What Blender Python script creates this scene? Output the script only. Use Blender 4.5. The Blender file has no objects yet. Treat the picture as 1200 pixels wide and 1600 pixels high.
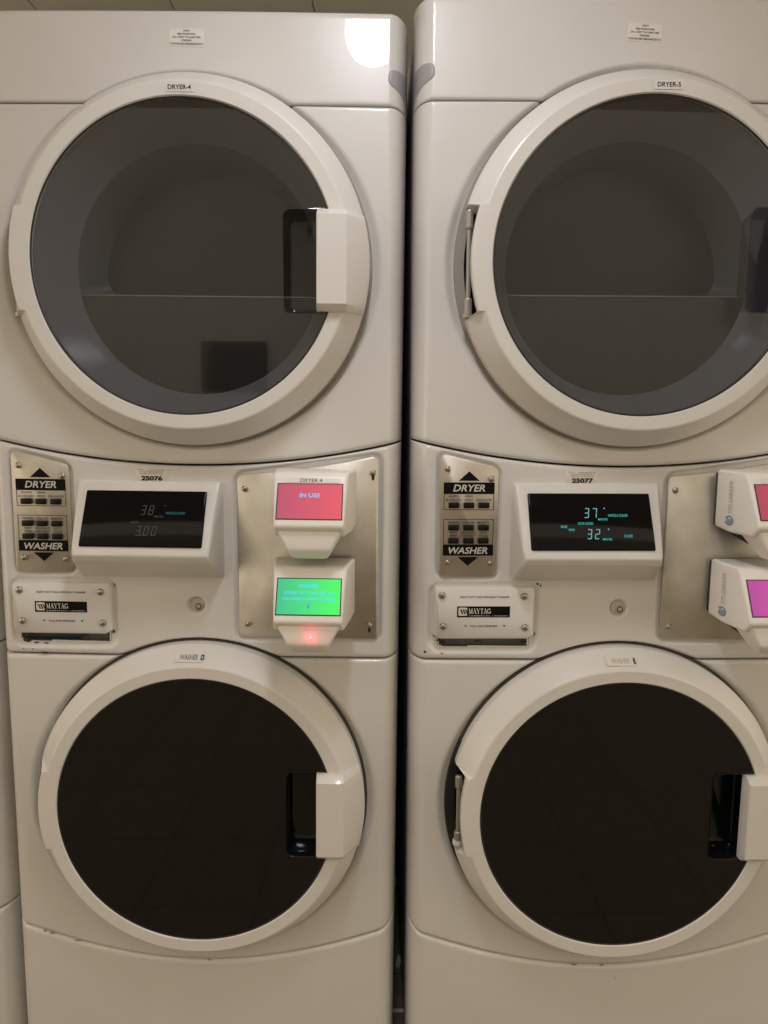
import bpy, bmesh, math, random
from mathutils import Vector, Matrix
from mathutils.geometry import tessellate_polygon
R = math.radians
sc = bpy.context.scene
COL = sc.collection

# ------------------------------------------------------------------ camera
cam_d = bpy.data.cameras.new('camera'); cam = bpy.data.objects.new('camera', cam_d); COL.objects.link(cam)
cam_d.sensor_fit = 'HORIZONTAL'; cam_d.sensor_width = 36.0; cam_d.lens = 36.0 * 1150 / 1200
cam_d.clip_start = 0.02; cam_d.clip_end = 60
PITCH, YAW, ROLL = -0.13311, 0.00807, -0.01260
_m = Matrix.Rotation(YAW, 3, 'Z') @ Matrix.Rotation(PITCH, 3, 'X') @ Matrix.Rotation(ROLL, 3, 'Y')
_right, _fwd, _up = _m.col[0], _m.col[1], _m.col[2]
_c = Matrix((_right, _up, -_fwd)).transposed().to_4x4()
_c.translation = Vector((0.3247, -1.1997, 1.2452))
cam.matrix_world = _c
sc.camera = cam

# ------------------------------------------------------------------ world, lamps, exposure
w = bpy.data.worlds.new('World'); sc.world = w; w.use_nodes = True
bg = w.node_tree.nodes['Background']; bg.inputs[0].default_value = (1.0, 0.86, 0.66, 1); bg.inputs[1].default_value = 0.84
LAMP_STRENGTH = 27.0
sc.view_settings.view_transform = 'Standard'; sc.view_settings.look = 'None'
sc.view_settings.exposure = 0.93; sc.view_settings.gamma = 1.0
sc.render.engine = 'CYCLES'
sc.cycles.use_denoising = True
sc.cycles.max_bounces = 8; sc.cycles.transparent_max_bounces = 12
sc.cycles.sample_clamp_indirect = 4.0
sc.cycles.caustics_reflective = False; sc.cycles.caustics_refractive = False

# ------------------------------------------------------------------ materials
def mat(name, color, rough=0.5, metal=0.0, spec=0.5, coat=0.0, coat_rough=0.03, emit=None, estr=0.0,
        mottle=0.0, mscale=6.0, bump=0.0, bscale=300.0, rough_var=0.0):
    m = bpy.data.materials.new(name); m.use_nodes = True
    nt = m.node_tree; b = nt.nodes['Principled BSDF']
    b.inputs['Base Color'].default_value = (*color, 1); b.inputs['Roughness'].default_value = rough
    b.inputs['Metallic'].default_value = metal; b.inputs['Specular IOR Level'].default_value = spec
    b.inputs['Coat Weight'].default_value = coat; b.inputs['Coat Roughness'].default_value = coat_rough
    if emit:
        b.inputs['Emission Color'].default_value = (*emit, 1); b.inputs['Emission Strength'].default_value = estr
    if mottle or bump or rough_var:
        tc = nt.nodes.new('ShaderNodeTexCoord')
    if mottle or rough_var:
        n = nt.nodes.new('ShaderNodeTexNoise'); n.inputs['Scale'].default_value = mscale; n.inputs['Detail'].default_value = 6
        n.inputs['Roughness'].default_value = 0.62
        nt.links.new(tc.outputs['Object'], n.inputs['Vector'])
        if mottle:
            r = nt.nodes.new('ShaderNodeValToRGB')
            r.color_ramp.elements[0].position = 0.3; r.color_ramp.elements[1].position = 0.75
            r.color_ramp.elements[0].color = (*[c * (1 - mottle) for c in color], 1)
            r.color_ramp.elements[1].color = (*[min(1, c * (1 + mottle * 0.5)) for c in color], 1)
            nt.links.new(n.outputs['Fac'], r.inputs['Fac']); nt.links.new(r.outputs['Color'], b.inputs['Base Color'])
        if rough_var:
            mr = nt.nodes.new('ShaderNodeMapRange'); mr.inputs['To Min'].default_value = max(0.0, rough - rough_var)
            mr.inputs['To Max'].default_value = rough + rough_var
            nt.links.new(n.outputs['Fac'], mr.inputs['Value']); nt.links.new(mr.outputs['Result'], b.inputs['Roughness'])
    if bump:
        n2 = nt.nodes.new('ShaderNodeTexNoise'); n2.inputs['Scale'].default_value = bscale; n2.inputs['Detail'].default_value = 2
        nt.links.new(tc.outputs['Object'], n2.inputs['Vector'])
        bp = nt.nodes.new('ShaderNodeBump'); bp.inputs['Strength'].default_value = bump; bp.inputs['Distance'].default_value = 0.001
        nt.links.new(n2.outputs['Fac'], bp.inputs['Height']); nt.links.new(bp.outputs['Normal'], b.inputs['Normal'])
    return m

def brushed(name, color, rough):
    m = mat(name, color, rough, metal=1.0)
    nt = m.node_tree; b = nt.nodes['Principled BSDF']
    tc = nt.nodes.new('ShaderNodeTexCoord'); mp = nt.nodes.new('ShaderNodeMapping')
    mp.inputs['Scale'].default_value = (6, 6, 900)
    nt.links.new(tc.outputs['Object'], mp.inputs['Vector'])
    n = nt.nodes.new('ShaderNodeTexNoise'); n.inputs['Scale'].default_value = 1.0; n.inputs['Detail'].default_value = 3
    nt.links.new(mp.outputs['Vector'], n.inputs['Vector'])
    mr = nt.nodes.new('ShaderNodeMapRange'); mr.inputs['To Min'].default_value = rough - 0.07; mr.inputs['To Max'].default_value = rough + 0.09
    nt.links.new(n.outputs['Fac'], mr.inputs['Value']); nt.links.new(mr.outputs['Result'], b.inputs['Roughness'])
    n2 = nt.nodes.new('ShaderNodeTexNoise'); n2.inputs['Scale'].default_value = 22; n2.inputs['Detail'].default_value = 8
    nt.links.new(tc.outputs['Object'], n2.inputs['Vector'])
    r = nt.nodes.new('ShaderNodeValToRGB'); r.color_ramp.elements[0].position = 0.25; r.color_ramp.elements[1].position = 0.8
    r.color_ramp.elements[0].color = (*[c * 0.82 for c in color], 1); r.color_ramp.elements[1].color = (*[min(1, c * 1.08) for c in color], 1)
    nt.links.new(n2.outputs['Fac'], r.inputs['Fac']); nt.links.new(r.outputs['Color'], b.inputs['Base Color'])
    return m

def smoked(name, tint, spec_amount, rough=0.015, ior=1.5):
    m = bpy.data.materials.new(name); m.use_nodes = True
    nt = m.node_tree; nt.nodes.remove(nt.nodes['Principled BSDF']); out = nt.nodes['Material Output']
    t = nt.nodes.new('ShaderNodeBsdfTransparent'); t.inputs[0].default_value = (*tint, 1)
    g = nt.nodes.new('ShaderNodeBsdfGlossy'); g.inputs['Roughness'].default_value = rough; g.inputs['Color'].default_value = (spec_amount,) * 3 + (1,)
    f = nt.nodes.new('ShaderNodeFresnel')
    # a thin pane: the same reflectance from either side
    ge = nt.nodes.new('ShaderNodeNewGeometry'); mi = nt.nodes.new('ShaderNodeMapRange')
    mi.inputs['To Min'].default_value = ior; mi.inputs['To Max'].default_value = 1 / ior
    nt.links.new(ge.outputs['Backfacing'], mi.inputs['Value']); nt.links.new(mi.outputs['Result'], f.inputs['IOR'])
    mx = nt.nodes.new('ShaderNodeMixShader')
    nt.links.new(f.outputs[0], mx.inputs[0]); nt.links.new(t.outputs[0], mx.inputs[1]); nt.links.new(g.outputs[0], mx.inputs[2])
    nt.links.new(mx.outputs[0], out.inputs['Surface'])
    return m

def emissive(name, c0, c1=None, strength=1.0):
    """a lit display face: near black glass that gives off its own picture"""
    m = mat(name, (0.01, 0.01, 0.01), 0.15, spec=0.2, emit=c0, estr=strength * (0.52 if strength < 5 else 1.0))
    if c1:
        nt = m.node_tree; b = nt.nodes['Principled BSDF']
        tc = nt.nodes.new('ShaderNodeTexCoord'); sp = nt.nodes.new('ShaderNodeSeparateXYZ')
        nt.links.new(tc.outputs['Generated'], sp.inputs[0])
        r = nt.nodes.new('ShaderNodeValToRGB')
        r.color_ramp.elements[0].color = (*c0, 1); r.color_ramp.elements[1].color = (*c1, 1)
        nt.links.new(sp.outputs['X'], r.inputs['Fac']); nt.links.new(r.outputs['Color'], b.inputs['Emission Color'])
    return m

M = {}
M['enamel'] = mat('white_enamel', (0.71, 0.69, 0.668), 0.32, spec=0.45, coat=0.55, coat_rough=0.02, mottle=0.05, mscale=5, bump=0.03, bscale=160, rough_var=0.06)
M['door_white'] = mat('door_white_plastic', (0.735, 0.712, 0.68), 0.34, spec=0.45, coat=0.25, coat_rough=0.08, mottle=0.03, mscale=9, bump=0.02, bscale=500)
M['reader_white'] = mat('reader_white_plastic', (0.86, 0.83, 0.79), 0.36, spec=0.5, mottle=0.03, mscale=20, bump=0.04, bscale=900)
M['nose_white'] = mat('frosted_white_plastic', (0.86, 0.84, 0.81), 0.42, spec=0.5)
M['nose_white'].node_tree.nodes['Principled BSDF'].inputs['Subsurface Weight'].default_value = 0.5
M['nose_white'].node_tree.nodes['Principled BSDF'].inputs['Subsurface Radius'].default_value = (0.01, 0.007, 0.006)
M['cabinet'] = mat('dark_cabinet_steel', (0.50, 0.50, 0.53), 0.30, spec=0.5, mottle=0.3, mscale=12)
M['side_edge'] = mat('galvanised_edge', (0.55, 0.53, 0.50), 0.4, metal=0.4)
M['dark'] = mat('dark_void', (0.012, 0.011, 0.010), 0.7)
M['gasket'] = mat('black_rubber', (0.012, 0.012, 0.013), 0.45)
M['gap_shade'] = mat('brown_gap_shade', (0.05, 0.043, 0.036), 0.6)  # shade of the gap round the washer doors, put into the colour
M['gap_shade_pale'] = mat('beige_gap_shade', (0.30, 0.28, 0.25), 0.5)  # the same gap shade in a paler tone, for the dryer doors
M['glass_smoke'] = smoked('smoked_glass', (0.80, 0.80, 0.81), 1.0, ior=1.64)
M['glass_black'] = mat('black_glass', (0.005, 0.0048, 0.0045), 0.03, spec=0.58)
M['well_smoke'] = smoked('smoked_well', (0.62, 0.62, 0.63), 1.0, 0.03, ior=1.5)
M['well_black'] = mat('black_well_plastic', (0.006, 0.006, 0.007), 0.10, spec=0.5)
M['funnel'] = mat('grey_door_liner', (0.155, 0.155, 0.168), 0.24, spec=0.5, mottle=0.05, mscale=15)
M['inner_plate'] = mat('dark_inner_window', (0.016, 0.016, 0.016), 0.22, spec=0.4, mottle=0.06, mscale=8)
M['lower_pane'] = mat('lower_inner_pane', (0.030, 0.028, 0.025), 0.06, spec=0.6, mottle=0.06, mscale=8)
M['lip'] = mat('ledge_lip', (0.24, 0.24, 0.24), 0.22)
M['cavity'] = mat('dark_cavity_plastic', (0.085, 0.085, 0.092), 0.25, spec=0.5)
M['steel'] = brushed('brushed_steel', (0.66, 0.615, 0.54), 0.52)
M['steel_plate'] = brushed('brushed_reader_plate', (0.67, 0.635, 0.565), 0.42)
M['screw'] = mat('screw_steel', (0.42, 0.39, 0.35), 0.28, metal=1.0)
M['lock_face'] = mat('lock_silver', (0.62, 0.59, 0.54), 0.35, metal=0.5)
M['socket'] = mat('screw_socket', (0.02, 0.02, 0.02), 0.6)
M['hinge'] = mat('hinge_zinc', (0.45, 0.42, 0.37), 0.42, metal=0.7, mottle=0.25, mscale=60)
M['black_print'] = mat('black_print', (0.004, 0.004, 0.004), 0.6, spec=0.15)
M['grey_print'] = mat('grey_print', (0.055, 0.052, 0.048), 0.6, spec=0.2)
M['faint_print'] = mat('worn_print', (0.42, 0.40, 0.37), 0.55)
M['silver_print'] = mat('silver_print', (0.62, 0.59, 0.55), 0.45)
M['cream_print'] = mat('cream_print', (0.70, 0.66, 0.60), 0.5)
M['blue_print'] = mat('blue_print', (0.14, 0.24, 0.42), 0.5)
M['button'] = mat('black_button', (0.004, 0.004, 0.004), 0.30, spec=0.35)
M['sticker'] = mat('paper_sticker', (0.74, 0.70, 0.62), 0.5, mottle=0.05, mscale=60)
M['sticker_clear'] = mat('label_tape', (0.79, 0.765, 0.725), 0.42)
M['grip'] = mat('grey_grip_plastic', (0.36, 0.35, 0.36), 0.45)
M['display'] = mat('display_black_glass', (0.003, 0.003, 0.0035), 0.08, spec=0.16)
M['seg_dim'] = emissive('segments_dim', (0.55, 0.60, 0.55), None, 0.075)
M['seg_dim_teal'] = emissive('segments_dim_teal', (0.10, 0.55, 0.48), None, 0.22)
M['seg_lit'] = emissive('segments_lit', (0.32, 0.84, 0.80), None, 0.52)
M['seg_teal'] = emissive('segments_teal', (0.06, 0.58, 0.52), None, 0.75)
M['scr_red'] = emissive('screen_red', (0.52, 0.10, 0.17), (0.80, 0.12, 0.15), 1.0)
M['scr_green'] = emissive('screen_green', (0.05, 0.52, 0.26), (0.07, 0.98, 0.13), 1.0)
M['scr_red_b'] = emissive('screen_red_wine', (0.42, 0.07, 0.11), (0.70, 0.10, 0.14), 1.0)
M['scr_pink'] = emissive('screen_pink', (0.46, 0.06, 0.33), (0.70, 0.10, 0.30), 1.0)
M['txt_cyan'] = emissive('screen_text_cyan', (0.10, 0.62, 1.0), None, 1.1)
M['txt_blue'] = emissive('screen_text_blue', (0.08, 0.28, 0.75), None, 1.0)
M['led'] = emissive('red_led', (1.0, 0.30, 0.32), None, 3.0)
M['lamp'] = emissive('lamp_diffuser', (0.97, 0.97, 1.03), None, LAMP_STRENGTH)
M['lamp_frame'] = mat('lamp_frame', (0.75, 0.73, 0.70), 0.4)
M['wall'] = mat('olive_grey_wall', (0.62, 0.59, 0.48), 0.55, mottle=0.06, mscale=4, bump=0.05, bscale=200)
M['wall_front'] = mat('pale_wall', (0.46, 0.455, 0.44), 0.6, mottle=0.06, mscale=4)
M['ceiling'] = mat('ceiling_paint', (0.88, 0.84, 0.74), 0.7, mottle=0.03)
M['sign'] = mat('dark_notice', (0.015, 0.016, 0.022), 0.5)
M['sign_frame'] = mat('notice_frame', (0.05, 0.05, 0.05), 0.4)
M['paper'] = mat('scrap_paper', (0.62, 0.58, 0.54), 0.7)
M['chip'] = mat('bare_chipped_metal', (0.03, 0.026, 0.022), 0.7)
M['dirt'] = mat('brown_dirt', (0.30, 0.255, 0.21), 0.8)
M['strip'] = mat('pale_strip', (0.55, 0.52, 0.47), 0.5)
M['slot'] = mat('drawer_slot_grey', (0.20, 0.19, 0.175), 0.4, mottle=0.4, mscale=40)
M['blue_plastic'] = mat('blue_drawer_plastic', (0.03, 0.06, 0.11), 0.35)
# floor: tiled, seen in the gap and mirrored in the washer glass
fm = mat('floor_tile', (0.10, 0.09, 0.08), 0.35, spec=0.4); nt = fm.node_tree
tc = nt.nodes.new('ShaderNodeTexCoord'); br = nt.nodes.new('ShaderNodeTexBrick')
br.offset = 0.0; br.inputs['Scale'].default_value = 1.0; br.inputs['Brick Width'].default_value = 0.30; br.inputs['Row Height'].default_value = 0.30
br.inputs['Mortar Size'].default_value = 0.004
br.inputs['Color1'].default_value = (0.27, 0.215, 0.15, 1); br.inputs['Color2'].default_value = (0.255, 0.203, 0.142, 1); br.inputs['Mortar'].default_value = (0.16, 0.12, 0.075, 1)
nz = nt.nodes.new('ShaderNodeTexNoise'); nz.inputs['Scale'].default_value = 25; nz.inputs['Detail'].default_value = 8
mxn = nt.nodes.new('ShaderNodeMixRGB'); mxn.blend_type = 'MULTIPLY'; mxn.inputs[0].default_value = 0.6
nt.links.new(tc.outputs['Object'], br.inputs['Vector']); nt.links.new(tc.outputs['Object'], nz.inputs['Vector'])
nt.links.new(br.outputs['Color'], mxn.inputs[1]); nt.links.new(nz.outputs['Fac'], mxn.inputs[2])
nt.links.new(mxn.outputs[0], nt.nodes['Principled BSDF'].inputs['Base Color'])
M['floor'] = fm

# ------------------------------------------------------------------ mesh helpers
CACHE = {}
def me_from(name, verts, faces, angle=38, key=None):
    me = bpy.data.meshes.new(name); me.from_pydata([tuple(v) for v in verts], [], [tuple(f) for f in faces])
    me.validate(); me.update()
    if angle is None:
        pass
    elif angle >= 180:
        me.shade_smooth()
    else:
        me.shade_smooth(); me.set_sharp_from_angle(angle=R(angle))
    if key: CACHE[key] = me
    return me
def me_bm(name, bm, angle=38, key=None):
    bmesh.ops.recalc_face_normals(bm, faces=bm.faces[:])
    me = bpy.data.meshes.new(name); bm.to_mesh(me); bm.free()
    me.shade_smooth(); me.set_sharp_from_angle(angle=R(angle))
    if key: CACHE[key] = me
    return me
def ob(name, me, m, parent=None, loc=(0, 0, 0), rot=None, **props):
    """one object; mesh data may be shared, the material sits on the object slot"""
    if len(me.materials) == 0: me.materials.append(None)
    o = bpy.data.objects.new(name, me); COL.objects.link(o)
    o.material_slots[0].link = 'OBJECT'; o.material_slots[0].material = M[m] if isinstance(m, str) else m
    o.location = loc
    if rot is not None: o.rotation_euler = rot
    if parent: o.parent = parent
    for k, v in props.items(): o[k] = v
    return o
def bm_box(x0, x1, y0, y1, z0, z1, bev=0.0, seg=2):
    bm = bmesh.new()
    bmesh.ops.create_cube(bm, size=1.0)
    for v in bm.verts:
        v.co = Vector((x0 + (v.co.x + .5) * (x1 - x0), y0 + (v.co.y + .5) * (y1 - y0), z0 + (v.co.z + .5) * (z1 - z0)))
    if bev: bmesh.ops.bevel(bm, geom=bm.edges[:], offset=bev, segments=seg, profile=0.5, affect='EDGES')
    return bm
def bm_hull(pts, bev=0.0, seg=3):
    bm = bmesh.new()
    for p in pts: bm.verts.new(p)
    bmesh.ops.convex_hull(bm, input=bm.verts[:])
    bmesh.ops.dissolve_limit(bm, angle_limit=R(4), verts=bm.verts[:], edges=bm.edges[:])
    if bev: bmesh.ops.bevel(bm, geom=bm.edges[:], offset=bev, segments=seg, profile=0.5, affect='EDGES', clamp_overlap=True)
    return bm
def round_poly(pts, rad, n=6):
    """2-D polygon with rounded corners (pts counter-clockwise or clockwise)"""
    out = []; N = len(pts)
    for i in range(N):
        p = Vector(pts[i]); a = (Vector(pts[i - 1]) - p).normalized(); b = (Vector(pts[(i + 1) % N]) - p).normalized()
        r = rad[i] if isinstance(rad, (list, tuple)) else rad
        if r <= 0: out.append(p); continue
        ang = a.angle(b); d = r / math.tan(ang / 2)
        s, e = p + a * d, p + b * d
        for k in range(n + 1):
            t = k / n
            out.append((1 - t) ** 2 * s + 2 * t * (1 - t) * p + t * t * e)
    return out
def me_slab(name, poly, y_back, y_front, bev=0.001, key=None, hole=None):
    """polygon in x-z extruded along y, its front rim chamfered"""
    pts = [Vector((p[0], p[1])) for p in poly]; n = len(pts)
    area = sum(pts[i].x * pts[(i + 1) % n].y - pts[(i + 1) % n].x * pts[i].y for i in range(n))
    if area < 0: pts.reverse()
    ins = []
    for i in range(n):
        a, b = pts[i - 1], pts[(i + 1) % n]; t = (b - a)
        nrm = Vector((-t.y, t.x)).normalized()
        ins.append(pts[i] + nrm * bev)
    V = [(p.x, y_back, p.y) for p in pts] + [(p.x, y_front + bev, p.y) for p in pts] + [(p.x, y_front, p.y) for p in ins]
    F = []
    for i in range(n):
        j = (i + 1) % n
        F.append((i, j, n + j, n + i)); F.append((n + i, n + j, 2 * n + j, 2 * n + i))
    F.append(tuple(range(2 * n, 3 * n)))
    return me_from(name, V, F, 50, key)
def me_lathe(name, prof, n=128, key=None, angle=38, cx=0, cz=0):
    V = []; F = []; k = len(prof)
    for i in range(n):
        a = 2 * math.pi * i / n
        for r, y in prof: V.append((cx + r * math.cos(a), y, cz + r * math.sin(a)))
    for i in range(n):
        j = (i + 1) % n
        for q in range(k - 1): F.append((i * k + q, i * k + q + 1, j * k + q + 1, j * k + q))
    return me_from(name, V, F, angle, key)
def me_tess(name, outer, holes, y, key=None):
    loops = [[Vector((p[0], p[1], 0)) for p in outer]] + [[Vector((p[0], p[1], 0)) for p in h] for h in holes]
    tris = tessellate_polygon(loops)
    V = [(p.x, y, p.y) for lp in loops for p in lp]
    F = []
    for t in tris:
        a, b, c = (Vector(V[i]) for i in t)
        F.append(t if (b - a).cross(c - a).y < 0 else (t[0], t[2], t[1]))
    return me_from(name, V, F, None, key)
def me_tube(name, pts, r, n=8, key=None):
    V = []; F = []
    for i, p in enumerate(pts):
        p = Vector(p); d = (Vector(pts[min(i + 1, len(pts) - 1)]) - Vector(pts[max(i - 1, 0)])).normalized()
        u = d.cross(Vector((0, 1, 0.01))).normalized(); v = d.cross(u)
        for k in range(n):
            a = 2 * math.pi * k / n; V.append(p + (u * math.cos(a) + v * math.sin(a)) * r)
    for i in range(len(pts) - 1):
        for k in range(n):
            j = (k + 1) % n; F.append((i * n + k, i * n + j, (i + 1) * n + j, (i + 1) * n + k))
    F.append(tuple(range(n))); F.append(tuple(range((len(pts) - 1) * n, len(pts) * n)))
    return me_from(name, V, F, 50, key)

# lettering: outlines of the built-in font as flat geometry in (u, v)
TXT = {}
def glyphs(s, bold=0.0, shear=0.0, space=1.0):
    k = (s, bold, shear, space)
    if k in TXT: return TXT[k]
    cu = bpy.data.curves.new('t', 'FONT'); cu.body = s; cu.size = 1; cu.offset = bold; cu.shear = shear; cu.space_character = space
    cu.resolution_u = 3; cu.fill_mode = 'FRONT'
    o = bpy.data.objects.new('t', cu); COL.objects.link(o)
    dg = bpy.context.evaluated_depsgraph_get(); dg.update()
    me = bpy.data.meshes.new_from_object(o.evaluated_get(dg))
    V = [(v.co.x, v.co.y) for v in me.vertices]; F = [tuple(p.vertices) for p in me.polygons]
    bpy.data.objects.remove(o); bpy.data.curves.remove(cu); bpy.data.meshes.remove(me)
    TXT[k] = (V, F); return V, F
class Print:
    """flat printed marks: collects (u, v) shapes, then maps them to a surface"""
    def __init__(s): s.V = []; s.F = []
    def add(s, V, F):
        b = len(s.V); s.V += V; s.F += [tuple(i + b for i in f) for f in F]; return s
    def text(s, t, cx, cy, w=None, h=None, bold=0.0, shear=0.0, rot=0.0, space=1.0, left=False):
        V, F = glyphs(t, bold, shear, space)
        x0 = min(p[0] for p in V); x1 = max(p[0] for p in V); y0 = min(p[1] for p in V); y1 = max(p[1] for p in V)
        sy = h / (y1 - y0) if h else None; sx = w / (x1 - x0) if w else sy
        if sy is None: sy = sx
        ca, sa = math.cos(rot), math.sin(rot); out = []
        for x, y in V:
            X = (x - (x0 if left else (x0 + x1) / 2)) * sx; Y = (y - (y0 + y1) / 2) * sy
            out.append((cx + X * ca - Y * sa, cy + X * sa + Y * ca))
        return s.add(out, F)
    def rect(s, x0, x1, y0, y1): return s.add([(x0, y0), (x1, y0), (x1, y1), (x0, y1)], [(0, 1, 2, 3)])
    def frame(s, x0, x1, y0, y1, t):
        s.rect(x0, x1, y0, y0 + t); s.rect(x0, x1, y1 - t, y1); s.rect(x0, x0 + t, y0 + t, y1 - t); s.rect(x1 - t, x1, y0 + t, y1 - t); return s
    def poly(s, pts): return s.add([tuple(p) for p in pts], [tuple(range(len(pts)))])
    def stroke(s, pts, wd):
        pts = [Vector(p) for p in pts]
        for a, b in zip(pts, pts[1:]):
            d = (b - a).normalized(); n = Vector((-d.y, d.x)) * wd / 2; e = d * wd * 0.3
            s.poly([a - n - e, b - n + e, b + n + e, a + n - e])
        return s
    def arc(s, cx, cy, r, a0, a1, wd, n=20):
        V = []; F = []
        for i in range(n + 1):
            a = R(a0 + (a1 - a0) * i / n)
            V += [(cx + (r - wd / 2) * math.cos(a), cy + (r - wd / 2) * math.sin(a)), (cx + (r + wd / 2) * math.cos(a), cy + (r + wd / 2) * math.sin(a))]
        for i in range(n): F.append((2 * i, 2 * i + 1, 2 * i + 3, 2 * i + 2))
        return s.add(V, F)
    def put(s, name, m, parent, y=None, origin=None, eu=None, ev=None, surf=None, lift=0.0004, **props):
        if surf: V = [(u, surf(u, v) - lift, v) for u, v in s.V]
        elif origin is not None:
            o = Vector(origin); eu = Vector(eu).normalized(); ev = Vector(ev).normalized(); n = eu.cross(ev)
            V = [o + eu * u + ev * v + n * lift for u, v in s.V]
        else: V = [(u, y, v) for u, v in s.V]
        return ob(name, me_from(name, V, s.F, None), m, parent, **props)

# ------------------------------------------------------------------ pressed front panels
XC = 0.006                     # both doors hang on this axis
ZD, ZW = 1.472, 0.5785         # door centres
HW, FLAT, CORN = 0.343, 0.3165, 0.070
def sstep(t):
    t = max(0.0, min(1.0, t)); return t * t * (3 - 2 * t)
def fx(x):
    ax = abs(x); y = 0.004 * (ax / FLAT) ** 2 if ax < FLAT else 0.004
    if ax > FLAT:
        t = min(1.0, (ax - FLAT) / (HW - FLAT))
        y += 0.010 * t + (CORN - 0.014) * (1 - math.sqrt(max(0.0, 1 - t ** 2.2)))
    return y
def recess(x, z, zc):
    dx, dz = x - XC, z - zc; r = math.hypot(dx, dz)
    c2 = (dx / r) ** 2 if r > 1e-6 else 1
    r0 = 0.2848; r1 = 0.2890 + 0.014 * c2 ** 1.5
    if r >= r1: return 0.0
    return 0.010 * (1 - sstep((r - r0) / (r1 - r0))) if r > r0 else 0.010
def sd_rect(x, z, x0, x1, z0, z1, rad):
    qx = abs(x - (x0 + x1) / 2) - (x1 - x0) / 2 + rad; qz = abs(z - (z0 + z1) / 2) - (z1 - z0) / 2 + rad
    return math.hypot(max(qx, 0), max(qz, 0)) + min(max(qx, qz), 0) - rad
def zd_low(x): return 1.159 + 0.36 * x * x
def zk(x): return 0.2690 + 0.66 * x * x - 0.6 * x ** 4
def console_extra(x, z):
    y = 0.0
    for x0, x1, z0, z1, dep in ((-0.2985, -0.2005, 0.9745, 1.156 + (abs(x) - 0.2) * 0.25, 0.003),
                                (0.0715, 0.3085, 0.8665, 1.1445 + (x - 0.07) * 0.145, 0.004),
                                (-0.3075, -0.1365, 0.850, 0.9615, 0.004)):
        d = sd_rect(x, z, x0, x1, z0, z1, 0.014)
        y += dep * (1 - sstep((d - 0.0005) / 0.006))
    d = math.hypot(x - 0.0025, z - 0.9221)
    y += 0.006 * (1 - sstep((d - 0.0115) / 0.005))
    return y
def surf_y(x, z, extra=None):
    y = fx(x) + recess(x, z, ZD) + recess(x, z, ZW)
    if extra: y += extra(x, z)
    return y
def xs_list(step):
    half = []; n = int(FLAT / step)
    half += [FLAT * i / n for i in range(n + 1)]
    for i in range(1, 17):
        a = i / 16; half.append(FLAT + (HW - FLAT) * (1 - (1 - a) ** 2.2) if a < 1 else HW)
    return sorted(set([-v for v in half] + half))
def me_panel(name, zlo, zhi, step=0.0028, rad_lo=0.005, rad_hi=0.005, extra=None, hole=None, key=None):
    xs = xs_list(step); V = []; idx = {}
    maxh = max(zhi(x) - zlo(x) for x in xs)
    ed = [0.0, 0.03, 0.1, 0.22, 0.4, 0.65, 1.0]
    nmid = max(4, int(maxh / step)); rows = len(ed) * 2 + nmid - 1
    F = []
    for i, x in enumerate(xs):
        a, b = zlo(x), zhi(x)
        zs = [a + e * rad_lo for e in ed] + [a + rad_lo + (b - a - rad_lo - rad_hi) * k / nmid for k in range(1, nmid)] + [b - e * rad_hi for e in reversed(ed)]
        for z in zs:
            y = surf_y(x, z, extra)
            d = z - a
            if d < rad_lo: y += rad_lo - math.sqrt(max(0, rad_lo ** 2 - (rad_lo - d) ** 2))
            d = b - z
            if d < rad_hi: y += rad_hi - math.sqrt(max(0, rad_hi ** 2 - (rad_hi - d) ** 2))
            V.append((x, y, z))
    n = rows
    for i in range(len(xs) - 1):
        for k in range(n - 1):
            q = (i * n + k, (i + 1) * n + k, (i + 1) * n + k + 1, i * n + k + 1)
            cx = sum(V[t][0] for t in q) / 4; cz = sum(V[t][2] for t in q) / 4
            if math.hypot(cx - XC, cz - ZD) < 0.272 or math.hypot(cx - XC, cz - ZW) < 0.272: continue
            if hole and hole(cx, cz): continue
            F.append(q)
    # folded flanges so the sheet has an edge at top and bottom
    base = len(V)
    for i in range(len(xs)):
        for k in (0, n - 1):
            v = V[i * n + k]; V.append((v[0], v[1] + 0.018, v[2]))
    for i in range(len(xs) - 1):
        for s, k in ((0, 0), (1, n - 1)):
            a, b = i * n + k, (i + 1) * n + k; c, d = base + 2 * (i + 1) + s, base + 2 * i + s
            if all(math.hypot(V[t][0] - XC, V[t][2] - zc) > 0.272 for t in (a, b) for zc in (ZD, ZW)):
                F.append((a, d, c, b) if s == 0 else (a, b, c, d))
    return me_from(name, V, F, 180, key)
def slot_hole(x, z): return sd_rect(x, z, -0.2950, -0.1465, 0.856, 0.885, 0.006) < 0

SEAM = 1.7132
me_panel('top_panel', lambda x: SEAM + 0.0012, lambda x: 1.848, rad_hi=0.010, rad_lo=0.004, key='top_panel')
me_panel('dryer_front', zd_low, lambda x: SEAM - 0.0012, rad_lo=0.007, rad_hi=0.004, key='dryer_front')
me_panel('console', lambda x: 0.8338, lambda x: zd_low(x) - 0.0030, rad_lo=0.008, rad_hi=0.006, step=0.0024, extra=console_extra, hole=slot_hole, key='console')
me_panel('washer_front', lambda x: zk(x) + 0.001, lambda x: 0.8312, rad_lo=0.006, rad_hi=0.006, key='washer_front')
me_panel('kick_panel', lambda x: 0.045, lambda x: zk(x) - 0.0012, rad_lo=0.004, rad_hi=0.008, key='kick_panel', step=0.004)

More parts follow.
